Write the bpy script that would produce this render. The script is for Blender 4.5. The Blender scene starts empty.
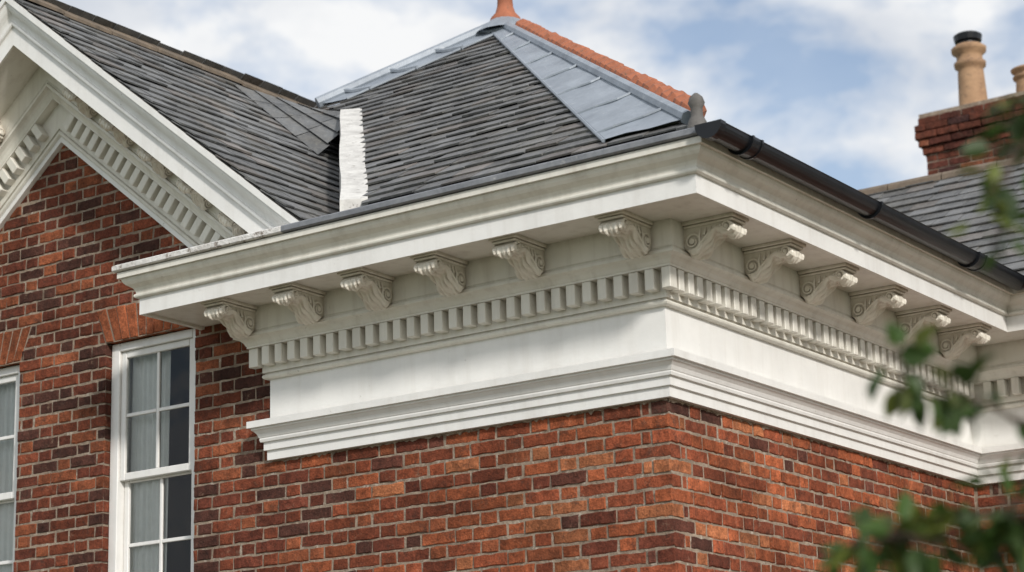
import bpy, bmesh, math, random
from mathutils import Vector, Matrix
random.seed(7)
S=bpy.context.scene
GZ=-3.69

# ------------------------------------------------------------------ materials
def mat(name):
    m=bpy.data.materials.new(name); m.use_nodes=True
    nt=m.node_tree; return m,nt,nt.nodes,nt.links,nt.nodes['Principled BSDF']
def noise(nt,scale,detail=6,rough=.6,vec=None,sc=None):
    n=nt.nodes.new('ShaderNodeTexNoise'); n.inputs['Scale'].default_value=scale
    n.inputs['Detail'].default_value=detail; n.inputs['Roughness'].default_value=rough
    tc=nt.nodes.new('ShaderNodeTexCoord'); mp=nt.nodes.new('ShaderNodeMapping')
    nt.links.new(tc.outputs['Object'],mp.inputs[0]); nt.links.new(mp.outputs[0],n.inputs['Vector'])
    if sc: mp.inputs['Scale'].default_value=sc
    return n
def ramp(nt,src,stops):
    r=nt.nodes.new('ShaderNodeValToRGB'); e=r.color_ramp.elements
    while len(e)<len(stops): e.new(.5)
    for i,(p,c) in enumerate(stops):
        e[i].position=p; e[i].color=(c,c,c,1) if not isinstance(c,tuple) else (*c,1)
    nt.links.new(src,r.inputs[0]); return r
def mix(nt,fac,a,b,mode='MIX'):
    m=nt.nodes.new('ShaderNodeMix'); m.data_type='RGBA'; m.blend_type=mode
    for s,v in ((m.inputs[0],fac),(m.inputs[6],a),(m.inputs[7],b)):
        if isinstance(v,(int,float)): s.default_value=v
        elif isinstance(v,tuple): s.default_value=(*v,1)
        else: nt.links.new(v,s)
    return m.outputs[2]
def mul(nt,a,b):
    m=nt.nodes.new('ShaderNodeMath'); m.operation='MULTIPLY'
    for s,v in ((m.inputs[0],a),(m.inputs[1],b)):
        if isinstance(v,(int,float)): s.default_value=v
        else: nt.links.new(v,s)
    return m.outputs[0]
def bump(nt,src,strength,dist,prev=None):
    b=nt.nodes.new('ShaderNodeBump'); b.inputs['Strength'].default_value=strength
    b.inputs['Distance'].default_value=dist; nt.links.new(src,b.inputs['Height'])
    if prev: nt.links.new(prev,b.inputs['Normal'])
    return b.outputs[0]

def paint(name,col,dirt_shade,amt=.5,crack=.5,ao_on=True):
    m,nt,N,L,B=mat(name)
    n1=noise(nt,3.0,5,.65); r1=ramp(nt,n1.outputs[0],[(.38,0),(.72,1)])
    n2=noise(nt,14,4,.6,sc=(1,1,.10)); r2=ramp(nt,n2.outputs[0],[(.48,0),(.85,1)])
    n4=noise(nt,30,5,.7)
    c=mix(nt,r1.outputs[0],col,tuple(v*.90 for v in col))
    c=mix(nt,mul(nt,r2.outputs[0],amt*.5),c,dirt_shade)
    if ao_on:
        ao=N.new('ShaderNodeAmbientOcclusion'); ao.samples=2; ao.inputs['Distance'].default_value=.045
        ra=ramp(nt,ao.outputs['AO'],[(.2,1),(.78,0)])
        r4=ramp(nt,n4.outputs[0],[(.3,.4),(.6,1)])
        c=mix(nt,mul(nt,mul(nt,ra.outputs[0],amt),r4.outputs[0]),c,dirt_shade)  # occlusion darkens recesses: crevice dirt plus shade painted into the dentil gaps
    n5=noise(nt,22,8,.75); r5=ramp(nt,n5.outputs[0],[(.65,0),(.69,1)])
    c=mix(nt,mul(nt,r5.outputs[0],crack),c,tuple(v*.7 for v in dirt_shade))
    L.new(c,B.inputs['Base Color']); B.inputs['Roughness'].default_value=.42
    b=bump(nt,n4.outputs[0],.25,.004); b=bump(nt,n1.outputs[0],.3,.01,b); L.new(b,B.inputs['Normal'])
    return m
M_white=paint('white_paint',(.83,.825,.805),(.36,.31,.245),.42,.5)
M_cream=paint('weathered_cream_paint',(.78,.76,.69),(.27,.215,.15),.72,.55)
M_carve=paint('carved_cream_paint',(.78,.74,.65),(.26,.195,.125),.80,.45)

def brickmat():
    m,nt,N,L,B=mat('red_brick')
    at=N.new('ShaderNodeAttribute'); at.attribute_name='Col'
    n1=noise(nt,16,6,.7); n2=noise(nt,90,5,.7); n3=noise(nt,1.6,5,.7)
    r1=ramp(nt,n1.outputs[0],[(.3,.45),(.7,1.3)])
    c=mix(nt,1.0,at.outputs['Color'],r1.outputs[0],'MULTIPLY')
    r2=ramp(nt,n2.outputs[0],[(.3,.45),(.65,1.2)]); c=mix(nt,.85,c,r2.outputs[0],'MULTIPLY')
    r3=ramp(nt,n3.outputs[0],[(.36,.48),(.60,1.10)]); c=mix(nt,.9,c,r3.outputs[0],'MULTIPLY')
    n4=noise(nt,13,8,.82); r4=ramp(nt,n4.outputs[0],[(.58,0),(.70,.6)])
    c=mix(nt,r4.outputs[0],c,(.36,.24,.165))
    n5=noise(nt,6,8,.84); r5=ramp(nt,n5.outputs[0],[(.54,0),(.66,.85)])
    c=mix(nt,r5.outputs[0],c,(.065,.037,.028))
    L.new(c,B.inputs['Base Color']); B.inputs['Roughness'].default_value=.9
    B.inputs['Specular IOR Level'].default_value=.25
    b=bump(nt,n2.outputs[0],.8,.006); b=bump(nt,n1.outputs[0],.9,.018,b); L.new(b,B.inputs['Normal'])
    return m
M_brick=brickmat()
def simple(name,c1,c2,scale=8,rough=.85,bs=.4,bd=.005,metal=0,spots=None,lo=.35,hi=.68,sp=(.60,.68),spec=.5):
    m,nt,N,L,B=mat(name)
    n=noise(nt,scale,7,.7); r=ramp(nt,n.outputs[0],[(lo,0),(hi,1)])
    c=mix(nt,r.outputs[0],c1,c2)
    if spots:
        n3=noise(nt,scale*1.7+3,9,.8); r3=ramp(nt,n3.outputs[0],[(sp[0],0),(sp[1],.85)]); c=mix(nt,r3.outputs[0],c,spots)
    L.new(c,B.inputs['Base Color']); B.inputs['Roughness'].default_value=rough; B.inputs['Metallic'].default_value=metal
    B.inputs['Specular IOR Level'].default_value=spec
    n2=noise(nt,scale*5,5,.6); b=bump(nt,n2.outputs[0],bs,bd); L.new(b,B.inputs['Normal'])
    return m
M_mortar=simple('lime_mortar',(.37,.29,.22),(.15,.11,.08),8,.95,.9,.012,spots=(.48,.42,.35),sp=(.54,.62))
M_lead=simple('lead_sheet',(.33,.37,.42),(.22,.25,.29),4,.5,.3,.01,.1,spots=(.48,.50,.52))
M_leadold=simple('old_lead_flashing',(.16,.17,.19),(.27,.28,.30),6,.55,.4,.01,.15,spots=(.5,.5,.48))
M_leadw=simple('flaking_white_flashing',(.78,.77,.75),(.55,.53,.50),7,.7,.8,.015,spots=(.20,.16,.13),sp=(.55,.59))
M_upst=simple('limewashed_render',(.70,.69,.66),(.46,.45,.43),9,.8,.3,.006,spots=(.22,.20,.18),sp=(.57,.63))
M_terra=simple('terracotta',(.42,.145,.075),(.27,.095,.05),9,.8,spots=(.15,.10,.07),sp=(.56,.64))
M_pot=simple('buff_chimney_pot_clay',(.45,.28,.16),(.27,.16,.09),6,.85,spots=(.10,.07,.055),sp=(.54,.66))
M_black=simple('black_gutter_plastic',(.006,.0075,.010),(.012,.013,.016),4,.33,.1,.003,spec=.35)
M_ridge=simple('ridge_tile_stone',(.22,.17,.125),(.11,.09,.07),7,.9,spots=(.36,.29,.18))
M_dark=simple('dark_interior',(.012,.012,.013),(.02,.02,.02),3,.9)
M_grass=simple('lawn_grass',(.05,.09,.025),(.08,.11,.04),3,.95,1,.03)
M_bounce=simple('tan_bounce',(.38,.33,.26),(.25,.21,.165),30,.95,1,.02)  # tan tone for the added light-bouncing sheet
M_bark=simple('tree_bark',(.09,.065,.045),(.05,.035,.025),12,.9)
def slatemat():
    m,nt,N,L,B=mat('roof_slate')
    at=N.new('ShaderNodeAttribute'); at.attribute_name='Col'
    n1=noise(nt,6,7,.65); r1=ramp(nt,n1.outputs[0],[(.3,.6),(.7,1.3)])
    c=mix(nt,1.0,at.outputs['Color'],r1.outputs[0],'MULTIPLY')
    n2=noise(nt,38,7,.8); r2=ramp(nt,n2.outputs[0],[(.50,0),(.69,.65)]); c=mix(nt,r2.outputs[0],c,(.27,.265,.24))
    n3=noise(nt,2.4,7,.75); r3=ramp(nt,n3.outputs[0],[(.48,0),(.72,.5)]); c=mix(nt,r3.outputs[0],c,(.17,.155,.125))
    L.new(c,B.inputs['Base Color']); B.inputs['Roughness'].default_value=.6
    b=bump(nt,n2.outputs[0],.6,.005); b=bump(nt,n1.outputs[0],.5,.015,b); L.new(b,B.inputs['Normal'])
    return m
M_slate=slatemat()
def bricktex():
    m,nt,N,L,B=mat('plain_brickwork')
    t=N.new('ShaderNodeTexBrick'); t.inputs['Scale'].default_value=1
    t.inputs['Brick Width'].default_value=.225; t.inputs['Row Height'].default_value=.075; t.inputs['Mortar Size'].default_value=.006
    t.inputs['Color1'].default_value=(.28,.08,.04,1); t.inputs['Color2'].default_value=(.18,.055,.035,1); t.inputs['Mortar'].default_value=(.22,.17,.13,1)
    tc=N.new('ShaderNodeTexCoord'); sx=N.new('ShaderNodeSeparateXYZ'); cx=N.new('ShaderNodeCombineXYZ'); ad=N.new('ShaderNodeMath')
    L.new(tc.outputs['Object'],sx.inputs[0]); L.new(sx.outputs[0],ad.inputs[0]); L.new(sx.outputs[1],ad.inputs[1])
    L.new(ad.outputs[0],cx.inputs[0]); L.new(sx.outputs[2],cx.inputs[1]); L.new(cx.outputs[0],t.inputs['Vector'])
    L.new(t.outputs[0],B.inputs['Base Color']); B.inputs['Roughness'].default_value=.9
    return m
M_btex=bricktex()
def glassmat():
    m,nt,N,L,B=mat('window_glass'); N.remove(B)
    tr=N.new('ShaderNodeBsdfTransparent'); tr.inputs[0].default_value=(.94,.96,.96,1)
    gl=N.new('ShaderNodeBsdfGlossy'); gl.inputs['Roughness'].default_value=.02
    fr=N.new('ShaderNodeFresnel'); fr.inputs[0].default_value=1.5
    n=noise(nt,2.5,2,.5); b=bump(nt,n.outputs[0],.3,.02); L.new(b,gl.inputs['Normal'])
    mx=N.new('ShaderNodeMixShader'); L.new(fr.outputs[0],mx.inputs[0]); L.new(tr.outputs[0],mx.inputs[1]); L.new(gl.outputs[0],mx.inputs[2])
    L.new(mx.outputs[0],N['Material Output'].inputs[0]); return m
M_glass=glassmat()
M_curtain=simple('net_curtain',(.88,.88,.85),(.80,.80,.77),10,.9)
def leafmat():
    m,nt,N,L,B=mat('leaf_green')
    at=N.new('ShaderNodeAttribute'); at.attribute_name='Col'
    L.new(at.outputs['Color'],B.inputs['Base Color']); B.inputs['Roughness'].default_value=.5
    t=N.new('ShaderNodeBsdfTranslucent'); L.new(at.outputs['Color'],t.inputs[0])
    mx=N.new('ShaderNodeMixShader'); mx.inputs[0].default_value=.35
    L.new(B.outputs[0],mx.inputs[1]); L.new(t.outputs[0],mx.inputs[2]); L.new(mx.outputs[0],N['Material Output'].inputs[0])
    return m
M_leaf=leafmat()

# ------------------------------------------------------------------ mesh builder
class MB:
    def __init__(s): s.v=[];s.f=[];s.c=[]
    def add(s,vs,fs,col=(1,1,1)):
        o=len(s.v); s.v+= [tuple(p) for p in vs]
        for f in fs: s.f.append(tuple(i+o for i in f)); s.c.append(col)
    def box(s,p0,p1,T=lambda p:p,col=(1,1,1)):
        x0,y0,z0=p0;x1,y1,z1=p1
        vs=[T(p) for p in ((x0,y0,z0),(x1,y0,z0),(x1,y1,z0),(x0,y1,z0),(x0,y0,z1),(x1,y0,z1),(x1,y1,z1),(x0,y1,z1))]
        s.add(vs,[(0,3,2,1),(4,5,6,7),(0,1,5,4),(1,2,6,5),(2,3,7,6),(3,0,4,7)],col)
    def cbox(s,p0,p1,c=.004,T=lambda p:p,col=(1,1,1)):
        x0,y0,z0=p0;x1,y1,z1=p1; bm=bmesh.new()
        r=bmesh.ops.create_cube(bm,size=1)
        for v in bm.verts: v.co=Vector(((x0+x1)/2+v.co.x*(x1-x0),(y0+y1)/2+v.co.y*(y1-y0),(z0+z1)/2+v.co.z*(z1-z0)))
        bmesh.ops.bevel(bm,geom=bm.edges[:],offset=c,segments=1,affect='EDGES')
        bm.verts.index_update()
        s.add([T(tuple(v.co)) for v in bm.verts],[[v.index for v in f.verts] for f in bm.faces],col); bm.free()
    def tube(s,pts,rad,n=8,col=(1,1,1),cap=True):
        pts=[Vector(p) for p in pts]; rings=[]; vs=[];fs=[]
        for i,p in enumerate(pts):
            d=(pts[min(i+1,len(pts)-1)]-pts[max(i-1,0)]).normalized()
            a=d.orthogonal().normalized() if i==0 else (pa-d*pa.dot(d)).normalized()
            pa=a; b=d.cross(a); r=rad[i] if isinstance(rad,(list,tuple)) else rad
            for k in range(n):
                t=2*math.pi*k/n; vs.append(p+(a*math.cos(t)+b*math.sin(t))*r)
        for i in range(len(pts)-1):
            for k in range(n): fs.append((i*n+k,i*n+(k+1)%n,(i+1)*n+(k+1)%n,(i+1)*n+k))
        if cap: fs.append(tuple(range(n))); fs.append(tuple((len(pts)-1)*n+k for k in range(n)))
        s.add(vs,fs,col)
    def lathe(s,c,prof,n=20,col=(1,1,1)):
        vs=[];fs=[]
        for r,z in prof:
            for k in range(n):
                t=2*math.pi*k/n; vs.append((c[0]+r*math.cos(t),c[1]+r*math.sin(t),c[2]+z))
        for i in range(len(prof)-1):
            for k in range(n): fs.append((i*n+k,i*n+(k+1)%n,(i+1)*n+(k+1)%n,(i+1)*n+k))
        s.add(vs,fs,col)
    def obj(s,name,mat,parent=None,smooth=False,fix=True,clips=None):
        me=bpy.data.meshes.new(name); me.from_pydata(s.v,[],s.f)
        a=me.attributes.new('Col','FLOAT_COLOR','FACE')
        flat=[]
        for c in s.c: flat+= [c[0],c[1],c[2],1.0]
        a.data.foreach_set('color',flat)
        if fix or clips:
            bm=bmesh.new(); bm.from_mesh(me)
            for co,no in (clips or []):
                bmesh.ops.bisect_plane(bm,geom=bm.verts[:]+bm.edges[:]+bm.faces[:],plane_co=co,plane_no=no,clear_outer=True)
            bmesh.ops.recalc_face_normals(bm,faces=bm.faces[:])
            bm.to_mesh(me); bm.free()
        if smooth:
            for p in me.polygons: p.use_smooth=True
        me.materials.append(mat); o=bpy.data.objects.new(name,me); S.collection.objects.link(o)
        if parent: o.parent=parent
        return o
house=bpy.data.objects.new('brick_house',None); S.collection.objects.link(house)

# ------------------------------------------------------------------ brick walls
def bcol(dark,sunlit=False):
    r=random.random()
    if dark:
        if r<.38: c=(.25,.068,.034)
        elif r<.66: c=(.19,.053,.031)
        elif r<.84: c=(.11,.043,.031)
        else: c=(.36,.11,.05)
    else:
        if r<.42: c=(.42,.118,.050)
        elif r<.70: c=(.34,.090,.042)
        elif r<.83: c=(.50,.18,.08)
        elif r<.96: c=(.26,.072,.038)
        else: c=(.16,.056,.038)
        if sunlit: c=tuple(v*1.12 for v in c)  # side wall: sunlit brightness put into the brick colour
    k=random.uniform(.74,1.2); return tuple(v*k for v in c)
def brick(mb,u0,u1,z0,z1,T,col,depth=.1,sh0=0,sh1=0,rot=None):
    if u1-u0<.012: return
    j=lambda a=.0040:random.uniform(-a,a)
    dd=j(.0045)
    n=max(2,int((u1-u0)/.034)+1)
    def ring(ins,d):
        pts=[]
        for i in range(n):
            t=i/(n-1); x=u0+ins+(u1-u0-2*ins)*t; pts.append((x+j(),d,z0+ins+j()))
        for i in range(n):
            t=1-i/(n-1); a=u0+sh0+ins; b=u1+sh1-ins; pts.append((a+(b-a)*t+j(),d,z1-ins+j()))
        return [T(p) for p in pts]
    k=2*n
    vs=ring(.005,.0+dd)+ring(.0,-.0055+dd)+ring(.001,-depth)
    fs=[tuple(range(k))]
    for a in (0,1):
        for i in range(k): fs.append((a*k+i,a*k+(i+1)%k,(a+1)*k+(i+1)%k,(a+1)*k+i))
    fs.append(tuple(range(2*k,3*k)))
    mb.add(vs,fs,col)
J=.0115
def row(parity,L):
    out=[];u=0
    if parity==0:
        k=0
        while u<L: w=(.214,.1015)[k%2]; out.append((u,u+w)); u+=w+J; k+=1
    else:
        out.append((0,.1025)); u=.1025+J; out.append((u,u+.045)); u+=.045+J; k=0
        while u<L: w=(.214,.1015)[k%2]; out.append((u,u+w)); u+=w+J; k+=1
    return out
W=[(-3.99,-3.24),(-5.50,-4.76)]; WZ0,WZ1=-.825,.9; ARCH=1.125; SPL=.09
APX,APZ,SL=-4.4,2.33,.81
TA=lambda p:(p[0],-p[1],p[2])
TB=lambda p:(p[1],p[0],p[2])
CY=3.9
TC=lambda p:(p[0],CY-p[1],p[2])
ma=MB();mb_=MB();mc=MB()
nlow=int((0-GZ)/.075)+1
for n in range(-nlow,33):
    z0=n*.075+.0058; z1=z0+.0630; zm=z0+.032; par=n%2
    for a,b in row(par,6.7):
        if par==1 and a==0: continue
        x0,x1=-b,-a
        if n>=0 and x0>-2.6: continue
        if n>=0 and zm>APZ-SL*abs((x0+x1)/2-APX)+.07: continue
        x0=max(x0,-6.7)
        segs=[(x0,x1,0,0)]
        for w0,w1 in W:
            if zm<WZ0 or zm>ARCH: continue
            if zm>WZ1:
                k0=(z0-WZ1)/(ARCH-WZ1)*SPL;k1=(z1-WZ1)/(ARCH-WZ1)*SPL
                e0,e1=w0-k0-.005,w1+k0+.005; s0,s1=-(k1-k0),(k1-k0)
            else: e0,e1,s0,s1=w0,w1,0,0
            ns=[]
            for (p,q,sa,sb) in segs:
                if q<=e0 or p>=e1: ns.append((p,q,sa,sb)); continue
                if p<e0: ns.append((p,e0,sa,s0))
                if q>e1: ns.append((e1,q,s1,sb))
            segs=ns
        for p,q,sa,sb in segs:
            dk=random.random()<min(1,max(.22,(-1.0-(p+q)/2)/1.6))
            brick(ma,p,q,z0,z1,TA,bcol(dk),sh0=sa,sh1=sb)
    if n<0:
        for a,b in row(1-par,3.9):
            if par==0 and a==0: continue
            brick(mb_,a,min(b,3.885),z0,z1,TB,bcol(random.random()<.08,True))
        for a,b in row(par,4.2): brick(mc,a+.012,b,z0,z1,TC,bcol(False))
for w0,w1 in W:
    N=11
    for i in range(N):
        t0=i/N;t1=(i+1)/N
        a=w0+(w1-w0)*t0+.004;b=w0+(w1-w0)*t1-.004
        A=w0-SPL+(w1-w0+2*SPL)*t0+.004;B2=w0-SPL+(w1-w0+2*SPL)*t1-.004
        k=random.uniform(.75,1.1); col=(.40*k,.12*k,.052*k)
        brick(ma,a,b,WZ1+.004,ARCH-.006,TA,col,sh0=A-a,sh1=B2-b)
ma.obj('front_wall_bricks',M_brick,house); mb_.obj('side_wall_bricks',M_brick,house); mc.obj('rear_wing_bricks',M_brick,house)
mm=MB(); R=.0055
def quadA(x0,x1,z0,z1): mm.add([(x0,R,z0),(x1,R,z0),(x1,R,z1),(x0,R,z1)],[(0,1,2,3)])
xs=[-6.69,-5.50,-4.76,-3.99,-3.24,-R]
for i in range(5):
    if i in (1,3): quadA(xs[i],xs[i+1],GZ,WZ0)
    else: quadA(xs[i],xs[i+1],GZ,WZ1)
quadA(-2.81,-R,WZ1,1.05)
mm.add([(-6.165,R,WZ1),(-2.81,R,WZ1),(-2.81,R,1.06),(APX,R,APZ+.01)],[(0,1,2,3)])
for w0,w1 in W:
    mm.add([(w0-.0065,R,WZ0),(w0-.0065,.3,WZ0),(w0-.0065,.3,WZ1),(w0-.0065,R,WZ1)],[(0,1,2,3)])
    mm.add([(w1+.0065,R,WZ0),(w1+.0065,.3,WZ0),(w1+.0065,.3,WZ1),(w1+.0065,R,WZ1)],[(0,1,2,3)])
    mm.add([(w0,R,WZ1+.006),(w0,.3,WZ1+.006),(w1,.3,WZ1+.006),(w1,R,WZ1+.006)],[(0,1,2,3)])
mm.add([(-R,R,GZ),(-R,CY+R,GZ),(-R,CY+R,.3),(-R,R,.3)],[(0,1,2,3)])
mm.add([(-R,CY+R,GZ),(7,CY+R,GZ),(7,CY+R,.3),(-R,CY+R,.3)],[(0,1,2,3)])
mm.obj('mortar_joints',M_mortar,house,fix=False)
mf=MB()
def fillet(L,T):
    n=int(L/.02); vs=[];fs=[]
    for i in range(n+1):
        u=L*i/n; h=.004+.014*max(0,random.gauss(.35,.45)); vs+=[T((u,.0045,.004)),T((u,.0045,-h)),T((u,-.02,-h-.002))]
    for i in range(n): a=3*i; fs+=[(a,a+3,a+4,a+1),(a+1,a+4,a+5,a+2)]
    mf.add(vs,fs)
fillet(2.62,lambda p:(p[0]-2.62,-p[1],p[2])); fillet(3.9,lambda p:(p[1],p[0],p[2]))
mf.obj('mortar_fillet',M_mortar,house,fix=False)
mo=MB()
mo.add([(-6.7,0,GZ),(-6.7,6.2,GZ),(-6.7,6.2,1.0),(-6.7,0,1.0)],[(0,1,2,3)])
mo.add([(-6.7,6.2,GZ),(7,6.2,GZ),(7,6.2,1.0),(-6.7,6.2,1.0)],[(0,1,2,3)])
mo.add([(7,CY,GZ),(7,6.8,GZ),(7,6.8,1.1),(7,5.35,2.5),(7,CY,1.1)],[(0,1,2,3,4)])
mo.obj('outer_walls',M_btex,house,fix=False)

# ------------------------------------------------------------------ entablature
PATH=[(-2.68,.06),(-2.68,0),(0,0),(0,CY),(7,CY)]
XL=-2.61
PATH2=[(XL,.06),(XL,0),(0,0),(0,CY),(7,CY)]
def offs(path,d):
    out=[];n=len(path)
    for i,p in enumerate(path):
        ns=[]
        for a,b in ((i-1,i),(i,i+1)):
            if a>=0 and b<n:
                dx,dy=path[b][0]-path[a][0],path[b][1]-path[a][1]; l=math.hypot(dx,dy); ns.append((dy/l,-dx/l))
        if len(ns)==1: nx,ny=ns[0]
        else:
            nx,ny=ns[0][0]+ns[1][0],ns[0][1]+ns[1][1]; k=1+ns[0][0]*ns[1][0]+ns[0][1]*ns[1][1]; nx/=k;ny/=k
        out.append((p[0]+nx*d,p[1]+ny*d))
    return out
def sweep(mb,path,prof,sub=1,cap=False):
    n=len(path); vs=[];fs=[]
    for d,z in prof:
        for x,y in offs(path,d): vs.append((x,y,z))
    for i in range(len(prof)-1):
        for k in range(n-1): fs.append((i*n+k,i*n+k+1,(i+1)*n+k+1,(i+1)*n+k))
    if cap:
        fs.append(tuple(i*n for i in range(len(prof)))); fs.append(tuple(i*n+n-1 for i in range(len(prof))))
    mb.add(vs,fs)
ARCHI=[(-.02,0),(.032,0),(.032,.052),(.036,.056),(.046,.056),(.046,.100),(.050,.104),(.060,.104),(.064,.118),(.062,.126),(.066,.130),(.074,.150),(.088,.166),(.098,.172),(.098,.182),(.116,.184),(.116,.222),(.02,.236)]
FRIEZE=[(.02,.236),(.02,.470)]
BED=[(.02,.470),(.040,.471),(.050,.477),(.054,.486),(.050,.495),(.040,.500),(.040,.506),(.052,.508),(.052,.650),
     (.116,.651),(.116,.662),(.120,.666),(.130,.684),(.146,.698),(.164,.704),(.172,.706),(.172,.722),(.160,.726),(.160,.735),(.165,.742),(.165,.876)]
SOFF=[(.05,.875),(.486,.875),(.489,.860),(.515,.858)]
FASC=[(.515,.858),(.515,.955)]
CYMA=[(.515,.955),(.530,.956),(.538,.962),(.540,.970),(.538,.978),(.530,.983),(.530,.990),(.533,1.000),(.542,1.014),(.556,1.024),(.572,1.034),(.584,1.048),(.590,1.062),(.591,1.070),(.608,1.071),(.608,1.104),(.30,1.106),(.0,1.108)]
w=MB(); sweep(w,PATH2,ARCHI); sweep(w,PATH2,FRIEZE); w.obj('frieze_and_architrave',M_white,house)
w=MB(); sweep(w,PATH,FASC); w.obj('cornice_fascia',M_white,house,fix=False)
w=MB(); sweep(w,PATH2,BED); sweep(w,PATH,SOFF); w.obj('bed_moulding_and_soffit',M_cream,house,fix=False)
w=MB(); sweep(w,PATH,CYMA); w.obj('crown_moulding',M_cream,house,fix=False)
dn=MB()
def dent(T,x,wd=.054,z0=.540,z1=.645,d1=.113):
    dn.cbox((x+random.uniform(-.002,.002),.045,z0+random.uniform(-.003,.003)),(x+wd+random.uniform(-.002,.002),d1+random.uniform(-.002,.002),z1+.006),.0035,T)
P=.0955
x=.113-.054
while x>-2.71: dent(TA,x); x-=P
y=-.113+P*.98
while y<3.78: dent(TB,y); y+=P
x=.16
while x<6.5: dent(TC,x); x+=P
dent(lambda p:(XL-p[1],p[0],p[2]),-.1)
PR=[(.262,-.030),(.276,-.042),(.282,-.058),(.276,-.076),(.258,-.086),(.238,-.082),(.222,-.072),(.204,-.066),(.182,-.068),(.158,-.080),(.134,-.098),(.112,-.118),(.090,-.138),(.066,-.152),(.042,-.157),(.020,-.150),(.004,-.134),(.0,-.12)]
PF=[]
for i in range(len(PR)-1):
    for q in range(2):
        t=q/2; PF.append((PR[i][0]*(1-t)+PR[i+1][0]*t,PR[i][1]*(1-t)+PR[i+1][1]*t))
PF.append(PR[-1])
def modillion(mb,T,s=1.0):
    n=len(PF); NV=25; hw=.064; vs=[];fs=[]; ph=random.uniform(-.3,.3)
    for i,(p,z) in enumerate(PF):
        a=PF[max(i-1,0)];b=PF[min(i+1,n-1)]; tx,tz=b[0]-a[0],b[1]-a[1]; l=math.hypot(tx,tz)
        nx,nz=( -tz/l, tx/l)
        if nz>0 and i>7: nx,nz=-nx,-nz
        if i<=7: nx,nz=abs(nx),-abs(nz)
        t=i/(n-1)
        wsc=hw*(1.0+.18*math.sin(t*math.pi*3.2)**2)
        for k in range(NV):
            v=-1+2*k/(NV-1)
            lob=abs(math.cos(v*math.pi*2.5))**.6
            ser=.5+.5*math.sin(t*30+abs(v)*4.0+ph)
            env=math.sin(min(1,t*5)*math.pi/2)*math.sin(min(1,(1-t)*5)*math.pi/2)
            rel=env*(.022*lob*(.30+.70*ser)-.010*(abs(v)**4)+.008*(1-abs(v)))
            vs.append(T(((wsc*v)*s,(p+nx*rel)*s,(z+nz*rel)*s)))
    for i in range(n-1):
        for k in range(NV-1): fs.append((i*NV+k,i*NV+k+1,(i+1)*NV+k+1,(i+1)*NV+k))
    mb.add(vs,fs)
    for sg in (-1,1):
        pts=[T((sg*hw*.97*s,p*s,z*s)) for p,z in PR]+[T((sg*hw*.97*s,0,-.02*s)),T((sg*hw*.97*s,.262*s,-.02*s))]
        mb.add(pts,[tuple(range(len(pts)))])
        for (cp,cz,r,tr) in ((.050,-.104,.047,1.6),(.246,-.056,.029,1.3)):
            sp=[]
            for q in range(22):
                th=q/21*tr*2*math.pi; rr=r*(1-.75*q/21)
                sp.append(T((sg*(hw+.002)*s,(cp+rr*math.cos(th-1.2))*s,(cz+rr*math.sin(th-1.2))*s)))
            mb.tube(sp,[.0085*s*(1-.4*q/21) for q in range(22)],6)
            mb.tube([T((sg*(hw-.01)*s,cp*s,cz*s)),T((sg*(hw+.010)*s,cp*s,cz*s))],r*.33*s,8)
        sp=[T((sg*(hw+.001)*s,p*s,(z+.016)*s)) for p,z in PR[5:13]]
        mb.tube(sp,.006*s,6)
        for q in range(5):
            p0=.10+.030*q
            mb.tube([T((sg*(hw+.001)*s,p0*s,-.042*s)),T((sg*(hw+.005)*s,(p0-.012)*s,-(.092-.010*q)*s))],[.003*s,.009*s],6)
    C=lambda p:T((p[0]*s,p[1]*s,p[2]*s))
    mb.cbox((-.084,0,-.016),(.084,.300,.004),.004,C)
    mb.cbox((-.074,0,-.031),(.074,.288,-.0165),.006,C)
md=MB()
for x0 in (-2.68,-2.17,-1.68,-1.18,-.67,-.02): modillion(md,(lambda x0:lambda p:(x0+p[0],-(.165+p[1]),.873+p[2]))(x0))
for y0 in (.02,.65,1.29,1.93,2.56,3.17): modillion(md,(lambda y0:lambda p:(.165+p[1],y0+p[0],.873+p[2]))(y0))
for x0 in (.95,1.6,2.25,2.9,3.55,4.2): modillion(md,(lambda x0:lambda p:(x0+p[0],CY-(.165+p[1]),.873+p[2]))(x0))

# ------------------------------------------------------------------ gable raking cornice
cL,sL=1/math.hypot(1,SL),SL/math.hypot(1,SL)
def RP(side,d,h,t): return (APX+side*(cL*t+sL*h),-d,APZ-sL*t+cL*h)
def rake(mb,side,prof,zend):
    vs=[]
    for d,h in prof:
        vs.append(RP(side,d,h,-sL*h/cL)); vs.append(RP(side,d,h,(APZ+cL*h-zend)/sL))
    fs=[(2*i,2*i+1,2*i+3,2*i+2) for i in range(len(prof)-1)]
    mb.add(vs,fs)
Z0=.47
def rp(prof): return [(d if d<.2 else .165+(d-.165)*.84,z-Z0) for i,(d,z) in enumerate(prof)]
rw=MB(); rc=MB()
for side,ze in ((1,1.118),(-1,.55)):
    rake(rw,side,[(-.02,-.03),(.032,-.03),(.032,.0),(.04,.001)],ze)
    rake(rw,side,rp(FASC),ze)
    rake(rc,side,[(d,z-Z0) for d,z in BED[1:]],ze); rake(rc,side,rp(SOFF),ze)
    rake(rw,side,rp(CYMA[:-2])+[(.0,.634)],ze)
    t=.06
    lim=(APZ-ze)/sL
    while t<lim+.05:
        T=(lambda side,t:lambda p:RP(side,p[1],p[2]-Z0,t+p[0]))(side,t)
        dent(T,0); t+=P
    t=.30
    while t<lim+.22:
        modillion(md,(lambda side,t:lambda p:RP(side,.165+p[1],.403+p[2],t+p[0]))(side,t),.84); t+=.42
dn.obj('dentils',M_cream,house); md.obj('carved_modillions',M_carve,house)
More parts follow.
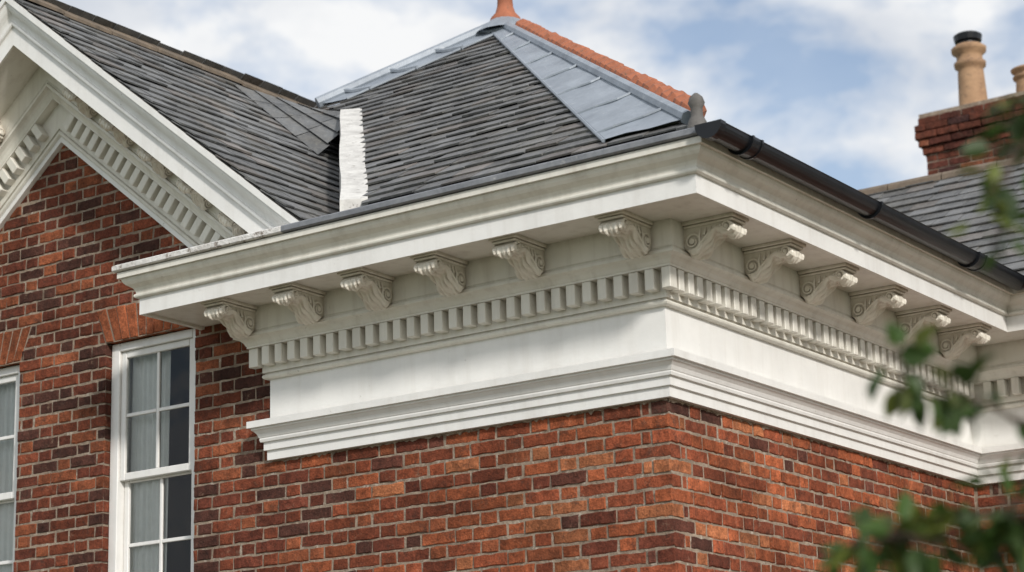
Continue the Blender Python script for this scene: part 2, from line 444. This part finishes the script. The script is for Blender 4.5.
rw.obj('gable_bargeboard',M_white,house,fix=False); rc.obj('gable_bed_moulding',M_cream,house,fix=False)

# ------------------------------------------------------------------ windows
def cap_window(w0,w1,flip):
    fr=MB(); y=.05
    def b(x0,x1,z0,z1,ya,yb,c=.004): fr.cbox((x0,ya,z0),(x1,yb,z1),c)
    b(w0+.002,w0+.070,WZ0+.05,WZ1-.002,y,y+.12); b(w1-.070,w1-.002,WZ0+.05,WZ1-.002,y,y+.12)
    b(w0+.0705,w1-.0705,WZ1-.055,WZ1-.002,y,y+.12); b(w0-.04,w1+.04,WZ0-.0,WZ0+.049,-.05,y+.12)
    a,c=w0+.071,w1-.071; zm=.04; xc=(a+c)/2
    for (z0,z1,yy) in ((zm,WZ1-.056,y+.018),(WZ0+.05,zm+.03,y+.058)):
        b(a,a+.04,z0,z1,yy,yy+.035); b(c-.04,c,z0,z1,yy,yy+.035)
        b(a+.0405,c-.0405,z1-.042,z1,yy+.001,yy+.034); b(a+.0405,c-.0405,z0,z0+.045,yy+.001,yy+.034)
        b(xc-.011,xc+.011,z0+.0455,z1-.0425,yy+.006,yy+.03,.003); zc=(z0+z1)/2
        b(a+.0405,xc-.0115,zc-.011,zc+.011,yy+.006,yy+.03,.003); b(xc+.0115,c-.0405,zc-.011,zc+.011,yy+.006,yy+.03,.003)
    fr.obj('window_frame',M_white,house)
    g=MB()
    g.add([(a,y+.036,zm),(c,y+.036,zm),(c,y+.036,WZ1-.06),(a,y+.036,WZ1-.06)],[(0,1,2,3)])
    g.add([(a,y+.076,WZ0+.05),(c,y+.076,WZ0+.05),(c,y+.076,zm+.03),(a,y+.076,zm+.03)],[(0,1,2,3)])
    g.obj('window_glass',M_glass,house,fix=False)
    cu=MB(); n=120
    c0,c1=(a-.05,xc+.02) if not flip else (xc-.1,c+.05)
    vs=[];fs=[]
    for i in range(n+1):
        t=i/n; xx=c0+(c1-c0)*t; yy=y+.108+.012*math.sin(t*24+.8*math.sin(t*9))+.006*math.sin(t*61+1)
        x2=xx+.02*math.sin(t*8)
        vs+=[(xx,yy,WZ0),(x2,yy,WZ1+.05)]
    for i in range(n): fs.append((2*i,2*i+2,2*i+3,2*i+1))
    cu.add(vs,fs)
    cu.obj('net_curtains',M_curtain,house,smooth=True,fix=False)
    d=MB()
    d.add([(w0-.2,.31,WZ0-.3),(w1+.4,.31,WZ0-.3),(w1+.4,1.6,WZ0-.3),(w0-.2,1.6,WZ0-.3),(w0-.2,.31,WZ1+.3),(w1+.4,.31,WZ1+.3),(w1+.4,1.6,WZ1+.3),(w0-.2,1.6,WZ1+.3)],
          [(0,1,2,3),(4,5,6,7),(1,2,6,5),(2,3,7,6),(3,0,4,7)])
    d.obj('room_interior',M_dark,house,fix=False)
cap_window(*W[0],False); cap_window(*W[1],True)

# ------------------------------------------------------------------ roofs
K=.70; EZ=1.13; EO=.6; PA=2.93; PZ=EZ+K*(PA+EO)
def slates(mb,O,a,b,smax,tmax,expo=.14,wd=.20,lift=0.0,base=(.125,.127,.13),var=.38):
    O=Vector(O);a=Vector(a).normalized();b=Vector(b).normalized();n=a.cross(b).normalized()
    if n.z<0: n=-n
    r=0;t=0
    while t<tmax:
        u=-wd*(r%2)*.5-random.uniform(0,.02)
        wob=random.uniform(0,6); e0=random.uniform(-.006,.006)
        while u<smax:
            w0=wd*random.uniform(.88,1.10)
            L=expo*1.55; jt=random.uniform(-.006,.006)+.007*math.sin(u*1.7+wob); th=random.uniform(.007,.013); ly=lift+random.uniform(0,.008)
            if random.random()<.06: jt-=random.uniform(.0,.024)
            k=1+random.uniform(-var,var); g=random.random()
            col=(base[0]*k*(1.0+.12*(g<.15)),base[1]*k,base[2]*k*(1-.08*(g<.15)))
            sk=random.uniform(-.005,.005)
            def P_(s,tt,h): return O+a*s+b*tt+n*h
            x0,x1=max(u+.002,e0),min(u+w0-.002,smax+.02)
            if x1-x0>.015:
                h0=.014+ly; h1=.001+ly*.2
                ch=.014 if random.random()<.12 else .0
                vs=[P_(x0,t+jt,h0),P_(x1,t+jt+sk+ch,h0+random.uniform(-.002,.003)),P_(x1,t+jt+L,h1),P_(x0,t+jt+L,h1),
                    P_(x0,t+jt,h0+th),P_(x1,t+jt+sk+ch,h0+th),P_(x1,t+jt+L,h1+th*.5),P_(x0,t+jt+L,h1+th*.5)]
                mb.add(vs,[(4,5,6,7),(0,1,5,4),(1,2,6,5),(3,0,4,7)],col)
            u+=w0
        t+=expo*random.uniform(.97,1.03); r+=1
cK=1/math.hypot(1,K); sK=K*cK
CA=Vector((-1.54,-.52,0)); CB=Vector((-3.26,1.59,0)); CC=Vector((-3.95,1.98,0))
cd=(CB-CA).normalized(); cn=Vector((-cd.y,cd.x,0))
if cn.x>0: cn=-cn
d2=(CC-CB).normalized(); cn2=Vector((-d2.y,d2.x,0))
if cn2.y>0: cn2=-cn2
HL=(Vector((-PA,PA,0)),Vector((-1,1,0)))
TOPY=(Vector((0,PA-.02,0)),Vector((0,1,0)))
fs_=MB(); slates(fs_,(-6.6,-.56,EZ+K*.04+.004),(1,0,0),(0,cK,sK),7.3,4.30)
fs_.obj('main_roof_front_slates',M_slate,house,fix=False,clips=[(Vector((-.06,0,0)),Vector((1,1,0))),HL,(CA,cn),TOPY])
fs_.obj('main_roof_front_slates',M_slate,house,fix=False,clips=[(CA,-cn),HL,(CB,cn2),TOPY])
ss=MB(); slates(ss,(.56,-.6,EZ+K*.04-.03),(0,1,0),(-cK,0,sK),7.3,4.30)
ss.obj('main_roof_side_slates',M_slate,house,fix=False,clips=[(Vector((0.05,0,0)),Vector((-1,-1,0))),HL,(Vector((-PA+.1,0,0)),Vector((-1,0,0)))])
pl=MB()
Pk=(-PA,PA,PZ-.03); c1=(EO,-EO,EZ-.03); c2=(EO,2*PA+EO,EZ-.03); c3=(-2*PA-EO,2*PA+EO,EZ-.03); c4=(-2*PA-EO,-EO,EZ-.03)
DK=(.13,.135,.14)
pl.add([Pk,c2,c3],[(0,1,2)],DK); pl.add([Pk,c3,c4],[(0,1,2)],DK)
def fz(y): return EZ+K*(y+EO)
pl.add([(CA.x,CA.y,fz(CA.y)-.01),(.5,-.5,fz(-.5)-.01),(-PA,PA,PZ-.01),(-3.87,1.96,fz(1.96)-.01),(CB.x,CB.y,fz(CB.y)-.01)],[(0,1,2,3,4)],DK)
pl.add([c1,c2,Pk],[(0,1,2)],DK)
pl.obj('roof_decking',M_slate,house,fix=False)
RZ=3.155
# small slated saddle closing the gap between the hip slope and the gable slope
sd_=MB()
gzf=lambda x:RZ-SL*abs(x-APX)
def lerp(a,b,t): return tuple(a[i]*(1-t)+b[i]*t for i in range(3))
T0=(-3.26,1.60,fz(1.60)+.015); T1=(-3.90,1.955,fz(1.955)+.015)
B0=(-3.26,1.20,gzf(-3.26)+.03); B1=(-4.25,1.45,gzf(-4.25)+.03)
rows_=4
for rr_ in range(rows_):
    for cc_ in range(4):
        u0_,u1_=cc_/4+.004,(cc_+1)/4-.004; v0_,v1_=rr_/rows_,(rr_+1)/rows_
        pa=lerp(lerp(B0,B1,u0_),lerp(T0,T1,u0_),v0_); pb=lerp(lerp(B0,B1,u1_),lerp(T0,T1,u1_),v0_)
        pc=lerp(lerp(B0,B1,u1_),lerp(T0,T1,u1_),v1_); pd=lerp(lerp(B0,B1,u0_),lerp(T0,T1,u0_),v1_)
        off=lambda p,h:(p[0]-.2*h,p[1]-.8*h,p[2]+.4*h)
        k=random.uniform(.7,1.25)
        sd_.add([off(pa,.022),off(pb,.022),pc,pd,pa,pb],[(0,1,2,3),(4,5,1,0)],(.13*k,.135*k,.14*k))
sd_.obj('roof_saddle_slates',M_slate,house,fix=False)
gs=MB()
slates(gs,(APX+2.42,-.53,RZ-SL*2.42),(0,1,0),(-cL,0,sL),3.55,2.42*math.hypot(1,SL)-.02,expo=.145,wd=.21,base=(.135,.138,.142))
gs2=MB(); slates(gs2,(APX-2.7,-.53,RZ-SL*2.7),(0,1,0),(cL,0,sL),3.55,2.7*math.hypot(1,SL)-.02,expo=.145,wd=.21)
gs.obj('gable_roof_slates',M_slate,house,fix=False); gs2.obj('gable_roof_slates_far_side',M_slate,house,fix=False)
gd=MB(); q=-.01
gd.add([(APX,-.52,RZ+q),(APX+2.42,-.52,RZ-SL*2.42+q),(APX+2.42,3.0,RZ-SL*2.42+q),(APX,3.0,RZ+q),(APX-2.7,-.52,RZ-SL*2.7+q),(APX-2.7,3.0,RZ-SL*2.7+q)],[(0,1,2,3),(0,3,5,4)])
gd.add([(APX,3.0,RZ+q),(APX+2.42,3.0,RZ-SL*2.42+q),(APX-2.7,3.0,RZ-SL*2.7+q)],[(0,1,2)])
gd.obj('gable_roof_decking',M_leadold,house,fix=False)
rt=MB(); y=-.55
while y<3.1:
    L=.43; h=RZ+.035+random.uniform(-.006,.006)
    vs=[];pr=[(-.10,-.055),(-.03,.0),(0,.014),(.03,.0),(.10,-.055),(.095,-.075),(0,-.01),(-.095,-.075)]
    for yy in (y,y+L-.008):
        hh=random.uniform(-.004,.004)
        for a_,b_ in pr: vs.append((APX+a_,yy,h+b_+hh))
    n=len(pr); rt.add(vs,[(i,(i+1)%n,n+(i+1)%n,n+i) for i in range(n)]+[tuple(range(n)),tuple(range(n,2*n))])
    y+=L
rt.obj('gable_ridge_tiles',M_ridge,house)
ck=MB(); nseg=9
perp=Vector((cd.y,-cd.x,0)) 
if perp.x<0: perp=-perp
prev=None
for i in range(nseg+1):
    t=i/nseg; p=CA+(CB-CA)*t
    a0=p-perp*(.115+random.uniform(-.006,.006)); a1=p+perp*(.035+random.uniform(-.008,.008)); hh=.045+random.uniform(-.003,.004)
    gz=RZ-SL*(a0.x-APX)-.05
    za=fz(p.y)+hh-.01; zb=fz(p.y)+hh
    low=max(1.15,min(gz,za-.1))
    sec=[(a0.x,a0.y,min(low,za-.01)),(a0.x,a0.y,za),(a1.x,a1.y,zb),(a1.x,a1.y,zb-.06)]
    if prev: ck.add(prev+sec,[(0,1,5,4),(1,2,6,5),(2,3,7,6)])
    else: ck.add(sec,[(0,1,2,3)])
    prev=sec
ck.add(prev,[(0,1,2,3)])
ck.obj('white_valley_upstand',M_upst,house)
ld=MB()
def hipp(t,off,h):
    x=EO+(-PA-EO)*t; y=-EO+(PA+EO)*t
    return (x-off,y,fz(y)+h+.022)
nn=40; prev=None
for i in range(nn+1):
    t=.02+.98*i/nn; wv=.52*(1-t)+.15*t
    s=[hipp(t,wv,-.02),hipp(t,wv-.004,.030)]+[hipp(t,wv*(1-k/4),.034+.0035*math.sin(i*.9+k*2.3)) for k in (1,2,3)]+[hipp(t,.03,.036)]
    if prev: ld.add(prev+s,[(k,k+1,7+k,6+k) for k in range(5)])
    prev=s
for i in range(7):
    t=.05+i*.135+random.uniform(-.01,.01); wv=.52*(1-t)+.15*t
    ld.tube([hipp(t,wv+.004,.030),hipp(t+.006,wv*.75,.040),hipp(t+.016,wv*.4,.042),hipp(t+.035,.03,.042)],.009,6)
ld.tube([hipp(.02+.98*t/20,.03,.035) for t in range(21)],.036,8)
ld.tube([hipp(.02+.98*t/20,.52*(1-t/20)+.15*t/20,.024) for t in range(21)],.010,6)
def hl(t,off,h):
    x=-PA-.98*t; y=PA-.98*t; return (x+off*min(1,t/.16),y,fz(y)+h+.01)
prev=None
for i in range(21):
    t=i/20; s=[hl(t,.0,.055),hl(t,.14,.04),hl(t,.27,.035)]
    if prev: ld.add(prev+s,[(0,1,4,3),(1,2,5,4)])
    prev=s
ld.tube([hl(t/10,.0,.06) for t in range(11)],.045,8)
ld.tube([hl(t/20,.27,.035) for t in range(1,21)],.010,6)
for i in range(4): ld.tube([hl(.16+.24*i,.28,.04),hl(.16+.24*i,.12,.05),hl(.16+.24*i,.0,.085)],.018,6)
ld.lathe((-PA,PA,PZ-.05),[(.24,0),(.18,.06),(.11,.12),(.07,.15),(0.0,.15)],16)
ld.obj('lead_hip_flashing',M_lead,house)
tc=MB(); N=36
for i in range(N):
    t=.075+.86*i/(N-1)
    x=EO+(-PA-EO)*t+.05; y=-EO+(PA+EO)*t+.05; z=fz(y-.05)
    d=Vector((-1,1,K*1.0)).normalized()*.064; c=Vector((x,y,z+.045+random.uniform(-.005,.005)))
    tc.tube([c-d,c-d*.75,c-d*.3,c+d*.3,c+d*.75,c+d],[.018,.046,.072,.072,.046,.018],8)
tc.obj('terracotta_hip_tiles',M_terra,house)
fn=MB(); fn.lathe((-PA,PA,PZ+.06),[(.12,0),(.11,.03),(.075,.07),(.06,.12),(.055,.19),(.085,.22),(.085,.25),(.05,.28),(.06,.36),(.09,.43),(.08,.50),(.04,.56),(.02,.7),(.0,.72)],18)
fn.obj('terracotta_roof_finial',M_terra,house,smooth=True)
cf=MB(); cf.lathe((.57,-.57,1.15),[(.055,0),(.045,.04),(.030,.07),(.030,.11),(.042,.135),(.032,.165),(.010,.185),(0,.187)],14)
M_fin=simple('weathered_dark_lead',(.09,.085,.08),(.16,.15,.14),14,.7); cf.obj('lead_corner_finial',M_fin,house,smooth=True)
rwv=MB(); slates(rwv,(-1.6,3.34,EZ+K*.04),(1,0,0),(0,cK,sK),8.7,2.05/cK,expo=.15,wd=.22)
rwv.obj('rear_wing_slates',M_slate,house,fix=False)
wz=EZ+K*2.05
rb=MB(); rb.add([(-1.6,3.3,EZ-.02),(7.1,3.3,EZ-.02),(7.1,5.35,wz-.02),(-1.6,5.35,wz-.02)],[(0,1,2,3)],DK); rb.add([(-1.6,5.35,wz),(7.1,5.35,wz),(7.1,7.4,EZ),(-1.6,7.4,EZ)],[(0,1,2,3)],DK)
rb.obj('rear_wing_roof_decking',M_slate,house,fix=False)
rr=MB(); x=-1.5
while x<7:
    rr.tube([(x,5.35,wz+.0),(x+.43,5.35,wz+.0)],.06,10); x+=.44
rr.obj('rear_wing_ridge_tiles',M_ridge,house)
EPR=[(.55,1.1085),(.622,1.110),(.630,1.116),(.630,1.142),(.620,1.150),(.55,1.152),(.45,1.16),(.0,1.24)]
fe=MB(); sweep(fe,[(-2.02,0),(0,0),(0,.2)],EPR); fe.obj('lead_eaves_flashing',M_leadold,house,fix=False)
fe=MB(); sweep(fe,[(-2.68,.06),(-2.68,0),(-2.02,0)],EPR); fe.obj('flaking_painted_eaves_flashing',M_leadw,house,fix=False)
# black gutter
gu=MB(); gc=.675; gz=1.135; gr=.062
prof=[(gc-gr,gz)]+[(gc+gr*math.cos(math.pi+math.pi*i/12),gz+gr*math.sin(math.pi+math.pi*i/12)) for i in range(13)]+[(gc+gr+.004,gz+.006),(gc+gr-.006,gz+.006)]+[(gc+(gr-.006)*math.cos(-math.pi*i/12),gz+(gr-.006)*math.sin(-math.pi*i/12)) for i in range(13)]
sweep(gu,[(0,-.64),(0,CY),(7,CY)],prof,cap=False)
gu.add([(gc+gr*math.cos(math.pi+math.pi*i/12),-.64,gz+gr*math.sin(math.pi+math.pi*i/12)) for i in range(13)],[tuple(range(13))])
def union(y,wd=.07,r=.072):
    vs=[]
    for yy in (y,y+wd):
        for i in range(15):
            th=math.pi-.1+(math.pi+.2)*i/14; vs.append((gc+r*math.cos(th),yy,gz+r*math.sin(th)))
    gu.add(vs,[(i,i+1,16+i,15+i) for i in range(14)]+[tuple(range(15)),tuple(range(15,30))])
union(-.66,.05); union(-.34,.10,.071); union(2.45,.10,.071)
for y in (-.345,-.255,2.44,2.545,1.1): union(y,.018,.076)
gu.obj('black_rain_gutter',M_black,house)

# ------------------------------------------------------------------ chimney
ch=MB(); cm=MB(); X0,X1,Y0,Y1=-2.38,-1.05,9.0,9.75
def crow(z,ins):
    x0,x1,y0,y1=X0+ins,X1-ins,Y0+ins,Y1-ins; k=int(round(z/.075))
    off=(k%2)*.11
    def runs(a,b,T):
        u=a-off if off else a
        while u<b:
            p,q=max(u,a),min(u+.215,b)
            if q-p>.02: 
                c=bcol(True); brick(ch,p,q,z,z+.065,T,(c[0]*.68,c[1]*.78,c[2]*.95),depth=.09)
            u+=.225
    runs(x0,x1,lambda p:(p[0],y0-p[1],p[2])); runs(y0+.1,y1,lambda p:(x1+p[1],p[0],p[2])); runs(y0+.1,y1,lambda p:(x0-p[1],p[0],p[2]))
z=.9
while z<4.0: crow(z,.07); z+=.075
for i,ins in enumerate((.045,.02,.0,.0,.03)): crow(z,ins); z+=.075
cm.box((X0+.078,Y0+.078,GZ),(X1-.078,Y1-.078,z-.05)); cm.box((X0+.04,Y0+.04,z-.06),(X1-.04,Y1-.04,z+.03))
ch.obj('chimney_stack_bricks',M_brick,house); cm.obj('chimney_stack_mortar',M_mortar,house)
cp=MB()
prof=[(.17,0),(.17,.06),(.145,.08),(.14,.1),(.125,.44),(.12,.48),(.15,.50),(.155,.54),(.125,.56),(.125,.62),(.165,.65),(.17,.69),(.13,.72),(.10,.72),(.10,.4)]
cp.lathe((-1.92,9.4,z+.02),prof,22); cp.lathe((-1.36,9.4,z+.02),[(r*.9,h*.5) for r,h in prof],22)
cp.obj('chimney_pots',M_pot,house,smooth=True)
cw=MB(); cw.lathe((-1.92,9.4,z+.74),[(.10,0),(.10,.035),(.13,.04),(.14,.10),(.12,.115),(0,.12)],16); cw.obj('chimney_cowl',M_black,house)

# ------------------------------------------------------------------ ground
g=MB(); g.add([(-300,-300,GZ),(300,-300,GZ),(300,300,GZ),(-300,300,GZ)],[(0,1,2,3)]); g.obj('ground',M_grass,fix=False)
g=MB(); g.add([(-9,-8,GZ+.004),(9,-8,GZ+.004),(9,CY,GZ+.004),(-9,CY,GZ+.004)],[(0,1,2,3)]); g.obj('warm_bounce_sheet',M_bounce,fix=False)  # unseen tan sheet, added to bounce warm light up at the cornice

# ------------------------------------------------------------------ small garden tree at the right
tree=bpy.data.objects.new('garden_tree',None); S.collection.objects.link(tree)
tb=MB(); lf=MB()
def leaf(p,d,L):
    d=Vector(d).normalized(); up=Vector((random.uniform(-1,1),random.uniform(-1,1),random.uniform(-1,1)))
    s=d.cross(up).normalized(); n=s.cross(d).normalized(); w=L*random.uniform(.24,.34)
    k=random.uniform(.5,1.3); y=random.random()
    col=(.05*k,.10*k,.018*k) if y<.68 else (.13*k,.16*k,.03*k)
    P_=[p,p+d*L*.3+s*w+n*.1*L,p+d*L*.65+s*w*.85+n*.08*L,p+d*L-n*.08*L,p+d*L*.65-s*w*.85+n*.08*L,p+d*L*.3-s*w+n*.1*L,p+d*L*.5]
    lf.add(P_,[(0,1,6),(1,2,6),(2,3,6),(3,4,6),(4,5,6),(5,0,6)],col)
def branch(pts,r0,r1,nl,start=.3,spread=.10,L=(.045,.08)):
    pts=[Vector(p) for p in pts]; fine=[]
    for i in range(len(pts)-1):
        for k in range(6): fine.append(pts[i].lerp(pts[i+1],k/6)+Vector([random.uniform(-.008,.008) for _ in range(3)]))
    fine.append(pts[-1]); n=len(fine)
    tb.tube(fine,[r0+(r1-r0)*i/(n-1) for i in range(n)],6)
    for _ in range(nl):
        t=start+(1-start)*random.random(); q=fine[min(n-1,int(t*(n-1)))]
        o=Vector((random.gauss(0,1),random.gauss(0,1),random.gauss(0,1)-.2)).normalized()
        e=q+o*random.uniform(.02,spread); tb.tube([q,e],.0018,4)
        leaf(e,(o+Vector((0,0,-.5))),random.uniform(*L))
branch([(4.75,-4.45,GZ),(4.77,-4.47,-2.6),(4.72,-4.42,-1.5),(4.78,-4.5,-.4),(4.75,-4.45,.5)],.06,.012,0)
branch([(4.75,-4.45,-2.3),(4.3,-4.85,-1.80),(3.9,-5.15,-1.60),(3.62,-5.32,-1.57),(3.52,-5.37,-1.57)],.012,.002,90,.45,.06)
branch([(4.73,-4.43,-1.9),(4.25,-4.9,-1.68),(3.9,-5.15,-1.58),(3.74,-5.25,-1.52)],.010,.002,160,.5,.11)
branch([(4.73,-4.43,-1.8),(4.25,-4.9,-1.50),(4.0,-5.1,-1.42),(3.86,-5.2,-1.38)],.010,.002,40,.5,.09)
branch([(4.73,-4.43,-1.7),(4.2,-4.95,-1.50),(3.85,-5.25,-1.38),(3.70,-5.38,-1.29),(3.64,-5.43,-1.24)],.009,.0015,36,.55,.05)
branch([(4.77,-4.48,-.5),(4.3,-4.95,-.62),(3.95,-5.25,-.75),(3.85,-5.32,-.92),(3.83,-5.31,-1.06)],.006,.0015,36,.60,.05)
branch([(4.77,-4.48,-.4),(4.35,-4.9,-.60),(4.0,-5.2,-.72),(3.86,-5.32,-.80)],.006,.0015,36,.6,.06)
branch([(4.77,-4.48,-.2),(4.35,-4.9,-.50),(4.05,-5.15,-.62),(3.93,-5.25,-.68)],.006,.0015,16,.6,.05)
for i in range(22):
    a=random.uniform(-2.0,1.9); z0=random.uniform(-2.2,.4)
    c=Vector((4.75,-4.45,z0)); d=Vector((math.cos(a),math.sin(a),0)); 
    e=c+d*random.uniform(.4,.8)+Vector((0,0,random.uniform(.0,.4)))
    if e.dot(Vector((.82,.57,0)))-c.dot(Vector((.82,.57,0)))<-.1: continue
    branch([c,c.lerp(e,.5)+Vector((0,0,.08)),e],.012,.003,50,.25,.14)
tb.obj('trunk_and_branches',M_bark,tree); lf.obj('leaves',M_leaf,tree,fix=False)

# ------------------------------------------------------------------ sky / sun
W_=bpy.data.worlds.new('World'); S.world=W_; W_.use_nodes=True; nt=W_.node_tree; N=nt.nodes; L=nt.links
bg=N['Background']; sky=N.new('ShaderNodeTexSky'); sky.sky_type='NISHITA'; sky.sun_disc=False
sd=Vector((.84,-.54,0)).normalized(); el=math.radians(29)
sunv=Vector((sd.x*math.cos(el),sd.y*math.cos(el),math.sin(el)))
sky.sun_elevation=el; sky.sun_rotation=math.atan2(sd.x,sd.y)
tc_=N.new('ShaderNodeTexCoord'); mp=N.new('ShaderNodeMapping'); mp.inputs['Scale'].default_value=(1,1,1.8); mp.inputs['Location'].default_value=(1.35,.7,.1)
n1=N.new('ShaderNodeTexNoise'); n1.inputs['Scale'].default_value=9; n1.inputs['Detail'].default_value=9; n1.inputs['Roughness'].default_value=.56; n1.inputs['Distortion'].default_value=.2
L.new(tc_.outputs['Generated'],mp.inputs[0]); L.new(mp.outputs[0],n1.inputs['Vector'])
r=N.new('ShaderNodeValToRGB'); r.color_ramp.elements[0].position=.37; r.color_ramp.elements[0].color=(.22,.22,.22,1); r.color_ramp.elements[1].position=.53; L.new(n1.outputs[0],r.inputs[0])
n2=N.new('ShaderNodeTexNoise'); n2.inputs['Scale'].default_value=11; n2.inputs['Detail'].default_value=7; L.new(mp.outputs[0],n2.inputs['Vector'])
r2=N.new('ShaderNodeValToRGB'); r2.color_ramp.elements[0].position=.32; r2.color_ramp.elements[0].color=(4.6,4.9,5.4,1); r2.color_ramp.elements[1].position=.60; r2.color_ramp.elements[1].color=(6.7,6.75,6.8,1); L.new(n2.outputs[0],r2.inputs[0])
mx=N.new('ShaderNodeMix'); mx.data_type='RGBA'; L.new(r.outputs[0],mx.inputs[0]); L.new(sky.outputs[0],mx.inputs[6]); L.new(r2.outputs[0],mx.inputs[7])
L.new(mx.outputs[2],bg.inputs[0]); bg.inputs[1].default_value=.14
su=bpy.data.lights.new('sun','SUN'); su.energy=3.0; su.angle=math.radians(5); su.color=(1,.95,.88)
so=bpy.data.objects.new('sun',su); S.collection.objects.link(so); so.rotation_euler=sunv.to_track_quat('Z','Y').to_euler(); so.location=(8,-8,8)

# ------------------------------------------------------------------ camera
F,yaw,pitch,roll=2103.25,.6015,.2531,-.0297
fh=Vector((-math.sin(yaw),math.cos(yaw),0)); r0=Vector((math.cos(yaw),math.sin(yaw),0)); z=Vector((0,0,1))
f=math.cos(pitch)*fh+math.sin(pitch)*z; u0=-math.sin(pitch)*fh+math.cos(pitch)*z
r_=math.cos(roll)*r0+math.sin(roll)*u0; u_=-math.sin(roll)*r0+math.cos(roll)*u0
cam=bpy.data.cameras.new('camera'); co=bpy.data.objects.new('camera',cam); S.collection.objects.link(co)
Mx=Matrix.Identity(4)
for i in range(3): Mx[i][0]=r_[i];Mx[i][1]=u_[i];Mx[i][2]=-f[i]
Mx[0][3],Mx[1][3],Mx[2][3]=5.257,-9.017,-2.086
co.matrix_world=Mx; cam.sensor_width=36; cam.lens=F*36/1024; cam.clip_end=2000; cam.clip_start=.1
cam.dof.use_dof=True; cam.dof.focus_distance=11.8; cam.dof.aperture_fstop=2.2
S.camera=co
S.view_settings.view_transform='Standard'; S.view_settings.look='None'; S.view_settings.exposure=0
